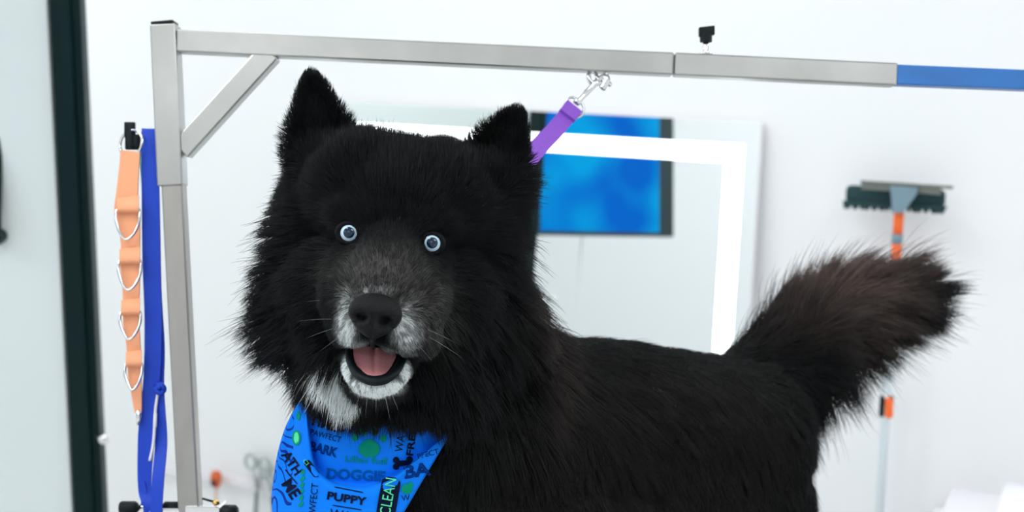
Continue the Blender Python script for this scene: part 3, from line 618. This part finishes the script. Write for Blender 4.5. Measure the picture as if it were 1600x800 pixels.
# shorter under the bandana and where the mouth is
LV = GLv*(.72+.5*rng.random(NH))*(1+.16*nz3(R0, 55, 3)[:, 0])
ban = (u_ > 436) & (v_ > 655) & (u_ < 706-(v_-665)*.62) & (d_ < 1.50)
LV[ban] *= .22
GDv = GDv + nz3(R0, 40, 5)*.16*np.clip(GLv/.03, .3, 1)[:, None] + rng.normal(size=(NH, 3))*.085
tang = GDv-NN*(GDv*NN).sum(1, keepdims=True)
tang += 0.25*NN*np.clip((GDv*NN).sum(1, keepdims=True), 0, 1)
tang /= np.linalg.norm(tang, axis=1, keepdims=True)+1e-6
fly = rng.random(NH) < .07; LV[fly] *= 1.22
lift = GFv[:, None]*(.85+.3*rng.random((NH, 1)))*np.where(fly, 1.5, 1)[:, None]; lift = np.clip(lift, 0, .95)
d0 = tang*(1-lift)+NN*lift*1.25; d0 /= np.linalg.norm(d0, axis=1, keepdims=True)
d1 = tang*(1-lift*.35)+NN*lift*.35+np.array((0, 0, -.12)); d1 += .35*(GDv-tang); d1 /= np.linalg.norm(d1, axis=1, keepdims=True)
K = 6; S = np.linspace(0, 1, K)[None, :, None]
CP = R0[:, None, :] + LV[:, None, None]*(d0[:, None, :]*S+(d1-d0)[:, None, :]*S**2/2)
# clumps
step = 34; idx = np.arange(0, NH, step); kd = kdtree.KDTree(len(idx))
for i, k in enumerate(idx): kd.insert(R0[k], i)
kd.balance(); own = np.fromiter((kd.find(x)[1] for x in R0), dtype=np.int64, count=NH); own = idx[own]
long_ = np.clip((GLv-.004)/.03, 0, 1)
long_[fly] *= .12
amt = (long_*(.42+.45*rng.random(NH)))[:, None, None]*S**1.4
CPc = CP[own]; ratio = np.clip(LV/LV[own], .5, 1.2)[:, None, None]
target = R0[own][:, None, :]+(CPc-R0[own][:, None, :])*ratio
CP = CP+(target-CP)*amt
CP += (rng.normal(size=(NH, 1, 3))*LV[:, None, None]*.05)*S**2
# broad locks: a second, coarser gathering
idx2 = np.arange(0, NH, 330); kd2 = kdtree.KDTree(len(idx2))
for i, k in enumerate(idx2): kd2.insert(R0[k], i)
kd2.balance(); own2 = idx2[np.fromiter((kd2.find(x)[1] for x in R0[idx]), dtype=np.int64, count=len(idx))]
inv = np.full(NH, 0); inv[idx] = np.arange(len(idx)); own2 = own2[inv[own]]
r2_ = np.clip(LV/LV[own2], .5, 1.2)[:, None, None]
white_ = coat(R0, np.full(NH, .3), np.full(NH, .5)).max(1) > .3
CP += (R0[own2][:, None, :]+(CP[own2]-R0[own2][:, None, :])*r2_-CP)*((long_*np.where(white_, .06, .34))[:, None, None]*S**1.6)
colr = coat(R0, rng.random(NH), rng.random(NH))*((.6+.8*rng.random(NH)[own])*(.75+.6*rng.random(NH)[own2]))[:, None]
isw = colr.max(1) > .2; isp = colr.max(1) > .45; colr[isp] = np.clip(colr[isp]/colr[isp].max(1, keepdims=True)*.93, 0, .93)
def make_hair(name, CP, colr, r_root, parent, m):
    n, k = CP.shape[:2]
    hc = bpy.data.hair_curves.new(name); hc.add_curves([k]*n)
    hc.attributes['position'].data.foreach_set('vector', CP.astype(np.float32).ravel())
    ra = hc.attributes.get('radius') or hc.attributes.new('radius', 'FLOAT', 'POINT')
    taper = np.array([1, .95, .85, .7, .45, .12]) if k == 6 else np.linspace(1, .2, k)
    ra.data.foreach_set('value', (np.asarray(r_root).reshape(-1, 1)*taper[None]).astype(np.float32).ravel())
    c4 = np.ones((n, k, 4), np.float32); c4[:, :, :3] = colr[:, None, :]
    at = hc.attributes.new('coat_colour', 'FLOAT_COLOR', 'POINT'); at.data.foreach_set('color', c4.ravel())
    hc.materials.append(m); o = bpy.data.objects.new(name, hc); COL.objects.link(o); o.parent = parent
    return o
rr = np.clip(.00013+LV*.0035, .00013, .00030)
fur = make_hair('fur_coat', CP, colr, rr, dog, m_fur)

# ---- eyes
m_iris = mat('pale_blue_iris', (.60, .80, .96), .25, noise=(900, .3, (1, 1, 1)), emit=None)
m_pup = mat('dark_pupil', (.004, .02, .05), .08, noise=(100, .1, (1, 1, 1))); m_rim = mat('black_eye_rim', (.002, .003, .003), .6, spec=.12, noise=(300, .2, (1, 1, 1)))
m_sclera = mat('dark_eye_edge', (.02, .04, .06), .2, noise=(100, .1, (1, 1, 1)))
for (ex, ey, lab) in ((545, 364, 'a'), (675, 380, 'b')):
    c = P(ex, ey, 1.3245); gz = (CAM-c).normalized(); s = gz.cross(Vector((0, 0, 1))).normalized(); u = s.cross(gz)*1.0
    s, u = HR, HU
    def cap(r, a0, a1, seg=36, rows=10, off=Vector((0, 0, 0))):
        bm = bmesh.new(); prev = None
        for j in range(rows+1):
            th = a0+(a1-a0)*j/rows
            if th < 1e-5: ring = [bm.verts.new(c+off+gz*r)]
            else: ring = [bm.verts.new(c+off+(gz*math.cos(th)+(s*math.cos(f)+u*math.sin(f))*math.sin(th))*r) for f in np.linspace(0, 2*math.pi, seg+1)[:-1]]
            if prev:
                for k in range(seg):
                    if len(prev) == 1: bm.faces.new((prev[0], ring[k], ring[(k+1) % seg]))
                    elif len(ring) == 1: bm.faces.new((prev[k], ring[0], prev[(k+1) % seg]))
                    else: bm.faces.new((prev[k], ring[k], ring[(k+1) % seg], prev[(k+1) % seg]))
            prev = ring
        bmesh.ops.recalc_face_normals(bm, faces=bm.faces[:])
        return bm
    eye = obj('eye', cap(.0098, 0, math.pi, rows=20), m_sclera, dog, True)
    obj('iris', cap(.0100, 0, .89), m_iris, eye, True)
    obj('pupil', cap(.0102, 0, .54, off=u*.0003+s*.0001), m_pup, eye, True)
    bm = bmesh.new(); tube(bm, [c+gz*.0045+(s*math.cos(f)*1.02+u*math.sin(f)*(.90 if math.sin(f) > 0 else .98))*.0099+s*(.002 if math.cos(f)*(1 if lab == 'b' else -1) < -.9 else 0) for f in np.linspace(0, 2*math.pi, 29)[:-1]], .0029, 10, closed=True)
    obj('eyelid', bm, m_rim, dog, True)
# ---- nose leather
bm = bmesh.new(); bmesh.ops.create_icosphere(bm, subdivisions=5, radius=1)
nc = P(586, 493, 1.2480)
for v in bm.verts:
    x, y, z = v.co
    wx = 1.0 + .10*y - .30*max(0, -y)**1.5
    X = x*wx; Y = y*(1.0 if y > 0 else 1.05); Zz = z
    if z > 0: Zz = (z**.75)*.95
    # nostrils and groove
    for sx in (-1, 1):
        dd = ((X-sx*.44)/.23)**2+((Y+.12)/.20)**2
        Zz -= .62*math.exp(-dd*1.2)*(z > 0); dd2 = ((X-sx*.70)/.25)**2+((Y+.38)/.10)**2; Zz -= .25*math.exp(-dd2)*(z > 0)
    Zz -= .13*math.exp(-(X/.07)**2)*(1 if Y < .1 else .3)*(z > 0)
    Zz += .12*math.exp(-((Y-.35)/.3)**2)*(z > 0)
    v.co = nc + HR*X*.0236 + HU*Y*.0196 + HF*Zz*.0170
m_nose = mat('black_nose_leather', (.002, .003, .0035), .5, spec=.2, noise=(700, .5, (1, 1, 1)), bump=.6)
obj('nose', bm, m_nose, dog, True)
bm = bmesh.new(); tube(bm, smooth_path([P(585, 505, 1.258), P(584, 522, 1.253), P(582, 536, 1.256), P(583, 544, 1.264)], 4), [.004, .004, .0038, .0036, .0034, .003, .0028, .0026, .0024, .0022, .002, .002, .002], 8); obj('nose_groove', bm, m_nose, dog, True)
# ---- tongue: broad slab with a central groove
m_tongue = mat('pink_tongue', (1.0, .43, .45), .38, spec=.4, noise=(500, .18, (1, 1, 1)), bump=.2, sss=.25)
bm = bmesh.new(); NU, NVv = 25, 21; top = []; botm = []
for j in range(NVv):
    v = j/(NVv-1); row = []; rowb = []
    hw = .0212*(1-.10*v)*math.sqrt(max(0, 1-(max(0, v-.55)/.45)**2.6))+.0002
    cen_ = P(585+0*v, 543+50*v, 1.325-.048*v+.006*v*v)
    for i in range(NU):
        a = i/(NU-1)*2-1; g = -.0020*math.exp(-(a/.09)**2)*(1-v**4) + .0016*(1-a*a) - .0012*a*a + .003*abs(a)**3*(1-v)
        q = cen_ + HR*hw*a + (UP*.45-FWD*.85).normalized()*g
        row.append(bm.verts.new(q)); rowb.append(bm.verts.new(q - (UP*.6-FWD*.6)*.005*math.sqrt(max(0, 1-abs(a)**3))*(1 if v < .99 else .3)))
    top.append(row); botm.append(rowb)
for j in range(NVv-1):
    for i in range(NU-1):
        bm.faces.new((top[j][i], top[j][i+1], top[j+1][i+1], top[j+1][i])); bm.faces.new((botm[j][i], botm[j+1][i], botm[j+1][i+1], botm[j][i+1]))
for i in range(NU-1): bm.faces.new((top[-1][i], top[-1][i+1], botm[-1][i+1], botm[-1][i])); bm.faces.new((top[0][i+1], top[0][i], botm[0][i], botm[0][i+1]))
for j in range(NVv-1): bm.faces.new((top[j][0], top[j+1][0], botm[j+1][0], botm[j][0])); bm.faces.new((top[j+1][-1], top[j][-1], botm[j][-1], botm[j+1][-1]))
bmesh.ops.recalc_face_normals(bm, faces=bm.faces[:]); obj('tongue', bm, m_tongue, dog, True)
# ---- black lips lining the lower jaw and mouth corners
m_lip = mat('black_lip', (.003, .008, .010), .5, spec=.15, noise=(300, .3, (1, 1, 1)))
bm = bmesh.new(); tube(bm, smooth_path([P(546, 548, 1.318), P(548, 566, 1.300), P(558, 584, 1.278), P(574, 594, 1.268), P(589, 596, 1.265), P(605, 592, 1.269), P(620, 578, 1.283), P(630, 560, 1.305), P(634, 550, 1.322)], 5), .0040, 10); obj('lower_lip', bm, m_lip, dog, True)
# ---- whiskers
W = []
for (x, y, d, dx, dy, dz, L) in [(545, 500, 1.272, -1, .1, .1, 4.5), (543, 508, 1.272, -1, -.2, .1, 3.8), (548, 516, 1.27, -.9, -.5, .2, 3), (640, 505, 1.275, 1, -.3, .1, 4.5), (645, 514, 1.28, 1, -.45, .1, 5), (636, 522, 1.275, .8, -.7, .2, 3), (575, 610, 1.268, -.1, -1, .2, 1.8), (588, 612, 1.266, 0, -1, .2, 1.6), (600, 610, 1.268, .25, -1, .2, 2.4), (608, 607, 1.27, .5, -1, .2, 2.0), (565, 606, 1.27, -.3, -1, .2, 1.6), (530, 470, 1.30, -1, .1, .2, 3)]:
    a = np.array(P(x, y, d)); dr = np.array((RT*dx+UP*dy-FWD*dz).normalized()); s = np.linspace(0, 1, 6)[:, None]
    W.append(a+dr*s*L/100+np.array(UP)*(-.12*s**2*L/100))
make_hair('whiskers', np.array(W), np.tile(np.array((.45, .5, .5)), (len(W), 1)), np.full(len(W), .00009), dog, m_fur)

# ------------------------------------------------------------------ printed bandana round the neck
def crom(pts, us, u):
    i = int(np.clip(np.searchsorted(us, u)-1, 0, len(us)-2)); t = (u-us[i])/(us[i+1]-us[i])
    p = [np.array(pts[k], float) for k in (max(i-1, 0), i, i+1, min(i+2, len(us)-1))]
    m1 = (p[2]-p[0])/2; m2 = (p[3]-p[1])/2
    return (2*t**3-3*t*t+1)*p[1]+(t**3-2*t*t+t)*m1+(-2*t**3+3*t*t)*p[2]+(t**3-t*t)*m2
US = [0, .15, .3, .4, .5, .6, .7, .85, 1]
TOPC = [(479, 606), (495, 600), (520, 606), (545, 616), (570, 626), (600, 634), (640, 640), (675, 646), (712, 652)]
ARC = [(479, 634), (484, 680), (493, 728), (514, 750), (540, 758), (575, 759), (610, 748), (649, 719), (700, 678)]
OUT = [(467, 628), (444, 672), (429, 735), (427, 810), (470, 900), (555, 930), (604, 845), (655, 758), (712, 662)]
def bdepth(x, y):
    k = np.clip(abs(x-585)/190, 0, .985); d = 1.383+.105*(1-np.sqrt(1-k*k))
    d += .0022*math.sin((x*.6+y*.35)/13.0)+.0015*math.sin((x-.4*y)/21.0+1)
    return d - .012*np.clip((y-640)/160, 0, 1.5)
NUb, NI, NO = 121, 22, 34
rows = []; flat = []
for j in range(NI+NO):
    row = []
    for i in range(NUb):
        u = i/(NUb-1); A = crom(ARC, US, u)
        if j < NI:
            v = j/(NI-1); q = crom(TOPC, US, u)*(1-v)+A*v; dd = bdepth(*q)+.014*v**2.2*min(1, 4*u, 4*(1-u)*1.5)+.004
        else:
            v = (j-NI)/(NO-1); O_ = crom(OUT, US, u); q = A*(1-v)+O_*v
            lip = math.exp(-v/.06); fold = .0035*math.cos(v*9)*math.exp(-((u-.27)/.16)**2)
            dd = bdepth(*q)-.004-.0030*math.exp(-((v-.08)/.10)**2)+.004*math.exp(-v/.018)+fold
            dd += .010*max(0, v-.93)/.07*(1 if u < .45 else .3)
        row.append((q[0], q[1], dd)); flat.append((q[0], q[1], dd, j >= NI))
    rows.append(row)
bm = bmesh.new()
vv = [[bm.verts.new(P(*q)) for q in row] for row in rows]
for j in range(NI+NO-1):
    for i in range(NUb-1): bm.faces.new((vv[j][i], vv[j][i+1], vv[j+1][i+1], vv[j+1][i]))
# turn the outer edge back round the neck
prev = vv[-1]
for s_, (dx, dz) in enumerate(((1.5, .010), (6, .030), (14, .070), (26, .11))):
    cur = []
    for i in range(NUb):
        u = i/(NUb-1); q = rows[-1][i]; k = 1.0 if u < .42 else max(.06, 1-(u-.42)*12)
        cur.append(bm.verts.new(P(q[0]+dx*k, q[1]+(0 if u < .4 else -.2*dx*k), q[2]+dz*k)))
    for i in range(NUb-1): bm.faces.new((prev[i], prev[i+1], cur[i+1], cur[i]))
    prev = cur
bmesh.ops.recalc_face_normals(bm, faces=bm.faces[:])
FL = np.array([f[:3] for f in flat]); FO = np.array([f[3] for f in flat])
m_cloth = mat('blue_bandana_cloth', (.0, .155, .80), .75, spec=.15)
nt = m_cloth.node_tree; b = nt.nodes['Principled BSDF']
tc = nt.nodes.new('ShaderNodeTexCoord'); nz = nt.nodes.new('ShaderNodeTexNoise'); nz.inputs['Scale'].default_value = 26; nz.inputs['Detail'].default_value = 0
mu = nt.nodes.new('ShaderNodeMath'); mu.operation = 'MULTIPLY'; mu.inputs[1].default_value = 60
si = nt.nodes.new('ShaderNodeMath'); si.operation = 'SINE'; gt_ = nt.nodes.new('ShaderNodeMath'); gt_.operation = 'GREATER_THAN'; gt_.inputs[1].default_value = .78
sx = nt.nodes.new('ShaderNodeSeparateXYZ'); lt = nt.nodes.new('ShaderNodeMath'); lt.operation = 'LESS_THAN'; lt.inputs[1].default_value = P(452, 740, 1.38).x
ml = nt.nodes.new('ShaderNodeMath'); ml.operation = 'MULTIPLY'; mx = nt.nodes.new('ShaderNodeMix'); mx.data_type = 'RGBA'
mx.inputs[6].default_value = (.0, .19, .86, 1); mx.inputs[7].default_value = (0, .025, .26, 1)
L_ = nt.links.new
L_(tc.outputs['Object'], nz.inputs['Vector']); L_(nz.outputs['Fac'], mu.inputs[0]); L_(mu.outputs[0], si.inputs[0]); L_(si.outputs[0], gt_.inputs[0])
L_(tc.outputs['Object'], sx.inputs[0]); L_(sx.outputs['X'], lt.inputs[0]); L_(gt_.outputs[0], ml.inputs[0]); L_(lt.outputs[0], ml.inputs[1]); L_(ml.outputs[0], mx.inputs[0]); L_(mx.outputs[2], b.inputs['Base Color'])
m_ink = mat('black_print', (.002, .006, .03), .8, spec=.1, noise=(200, .1, (1, 1, 1))); m_green = mat('green_print', (.0, .26, .16), .8, spec=.1, noise=(200, .1, (1, 1, 1)))
m_lgreen = mat('light_green_print', (.10, .72, .36), .8, spec=.1, noise=(200, .1, (1, 1, 1))); m_line = mat('dark_blue_print', (.0, .03, .22), .8, spec=.1, noise=(200, .1, (1, 1, 1)))
BM_MATS = [m_cloth, m_ink, m_green, m_lgreen, m_line, mat('muted_teal_print', (.0, .13, .42), .8, spec=.1, noise=(200, .1, (1, 1, 1)))]
def surf(x, y, layer, off):
    k = FO if layer == 'o' else ~FO
    q = FL[k]; d2 = (q[:, 0]-x)**2+(q[:, 1]-y)**2; i = np.argpartition(d2, 4)[:4]; w_ = 1/(d2[i]+.3); return float((q[i, 2]*w_).sum()/w_.sum())-off
def stamp(src, mi, layer, off=.0011):
    """lay a flat drawing (pixels) on the cloth"""
    bmesh.ops.triangulate(src, faces=src.faces[:])
    mp = {}
    for v in src.verts: mp[v] = bm.verts.new(P(v.co.x, v.co.y, surf(v.co.x, v.co.y, layer, off)+v.co.z))
    for f in src.faces:
        try: nf = bm.faces.new([mp[v] for v in f.verts]); nf.material_index = mi
        except ValueError: pass
    src.free()
def words(txt, cx, cy, h, ang, mi, layer, wd=None, bold=0.0, outline=False, spacing=1.0, off=.0011):
    cu = bpy.data.curves.new('t', 'FONT'); cu.body = txt; cu.size = 1; cu.align_x = 'CENTER'; cu.align_y = 'CENTER'; cu.offset = bold; cu.resolution_u = 3; cu.space_character = spacing
    if outline: cu.fill_mode = 'NONE'; cu.bevel_depth = .035; cu.bevel_resolution = 0
    o = bpy.data.objects.new('t', cu); COL.objects.link(o); dg = bpy.context.evaluated_depsgraph_get(); dg.update()
    me = bpy.data.meshes.new_from_object(o.evaluated_get(dg)); bpy.data.objects.remove(o)
    s = bmesh.new(); s.from_mesh(me); bpy.data.meshes.remove(me)
    xs = [v.co.x for v in s.verts]; ys = [v.co.y for v in s.verts]; w0 = max(xs)-min(xs); h0 = max(ys)-min(ys); mxx = (max(xs)+min(xs))/2; myy = (max(ys)+min(ys))/2
    kx = (wd or h*w0/h0)/w0; ky = h/h0; a = math.radians(ang)
    for v in s.verts:
        x = (v.co.x-mxx)*kx; y = -(v.co.y-myy)*ky; v.co = Vector((cx+x*math.cos(a)-y*math.sin(a), cy+x*math.sin(a)+y*math.cos(a), v.co.z*.0003))
    stamp(s, mi, layer, off)
def disc(cx, cy, rx, ry, mi, layer, ang=0, off=.0011):
    s = bmesh.new(); a = math.radians(ang); vs_ = []
    for f in np.linspace(0, 2*math.pi, 21)[:-1]:
        x, y = rx*math.cos(f), ry*math.sin(f); vs_.append(s.verts.new((cx+x*math.cos(a)-y*math.sin(a), cy+x*math.sin(a)+y*math.cos(a), 0)))
    c_ = s.verts.new((cx, cy, 0))
    for k in range(20): s.faces.new((vs_[k], vs_[(k+1) % 20], c_))
    stamp(s, mi, layer, off)
def rrect(cx, cy, w_, h_, r, ang, mi, layer, off=.0009):
    s = bmesh.new(); a = math.radians(ang); N_ = 12; pts = []
    for i in range(N_+1):
        x = -w_/2+w_*i/N_; e_ = max(0, r-(w_/2-abs(x))); hh = h_/2-(r-math.sqrt(max(0, r*r-e_*e_))); pts.append((x, hh))
    up = [s.verts.new((cx+x*math.cos(a)+hh*math.sin(a), cy+x*math.sin(a)-hh*math.cos(a), 0)) for x, hh in pts]
    dn = [s.verts.new((cx+x*math.cos(a)-hh*math.sin(a), cy+x*math.sin(a)+hh*math.cos(a), 0)) for x, hh in pts]
    for i in range(N_): s.faces.new((up[i], up[i+1], dn[i+1], dn[i]))
    stamp(s, mi, layer, off)
words('TIME', 506, 662, 15, 17, 1, 'i', 46, .03)
words('PAWFECT', 509, 681, 9, 15, 1, 'i', 49)
words('BARK', 506, 702, 15, 15, 4, 'i', 44, 0, True)
rrect(535, 664, 22, 7, 2, -78, 1, 'i');
disc(577, 702, 17, 13, 2, 'i'); disc(577, 695, 11, 9, 2, 'i')
for x, y, r in ((555, 683, 6.5), (568, 674, 7), (586, 674, 7), (599, 685, 6)): disc(x, y, r*.85, r, 2, 'i')
words('Lillian Ruff', 573, 719, 10, 4, 2, 'i', 66, .01)
words('DOGGIE', 556, 742, 17, 3, 5, 'i', 92, 0, True)
words('WA', 625, 693, 13, -82, 1, 'i', 26); words('FREE', 643, 690, 11, -82, 1, 'i', 44, .03)
rrect(629, 724, 22, 9, 3, -3, 1, 'i')
for x, y in ((619, 719), (619, 729), (640, 718), (640, 727)): disc(x, y, 5.2, 5.2, 1, 'i')
# outer layer
rrect(607, 778, 66, 30, 9, -80, 1, 'o', off=.0014); words('CLEAN', 606, 776, 17, -80, 3, 'o', 58, off=.0024)
words('PUPPY', 542, 779, 13, 9, 1, 'o', 62, .035)
rrect(545, 765, 46, 1.6, .3, 11, 1, 'o'); rrect(542, 793, 46, 1.6, .3, 9, 1, 'o')
words('WA', 532, 805, 16, 9, 1, 'o', 34)
words('PAWFECT', 489, 786, 11, -84, 1, 'o', 62)
words('ATH', 456, 723, 16, 56, 1, 'o', 40, .03); words('ME', 455, 764, 19, 56, 1, 'o', 30, .03); rrect(455, 745, 30, 1.8, .3, 50, 1, 'o')
disc(463, 684, 7, 12, 2, 'o'); disc(466, 650, 3, 7, 2, 'o'); disc(463, 684, 4, 9, 3, 'o', off=.0014)
for k_ in range(6): rrect(473-k_*.6, 738+k_*10, 9, 5, 1.5, -70+25*(k_ % 2), 2, 'o')
rrect(487, 732, 32, 11, 5, 52, 1, 'o'); words('Cl', 478, 722, 6, 52, 3, 'o', 9, off=.0016)
words('PFECT', 669, 709, 8, -14, 1, 'o', 34)
words('BA', 652, 735, 21, -8, 4, 'o', 42, 0, True)
disc(636, 764, 9, 8, 2, 'o'); disc(642, 757, 4, 4, 2, 'o'); words('W', 634, 778, 9, -6, 1, 'o')
band_ = obj('bandana', bm, BM_MATS, None, True)
tag(band_, 'bright blue printed bandana tied round the neck of the black dog', 'bandana')
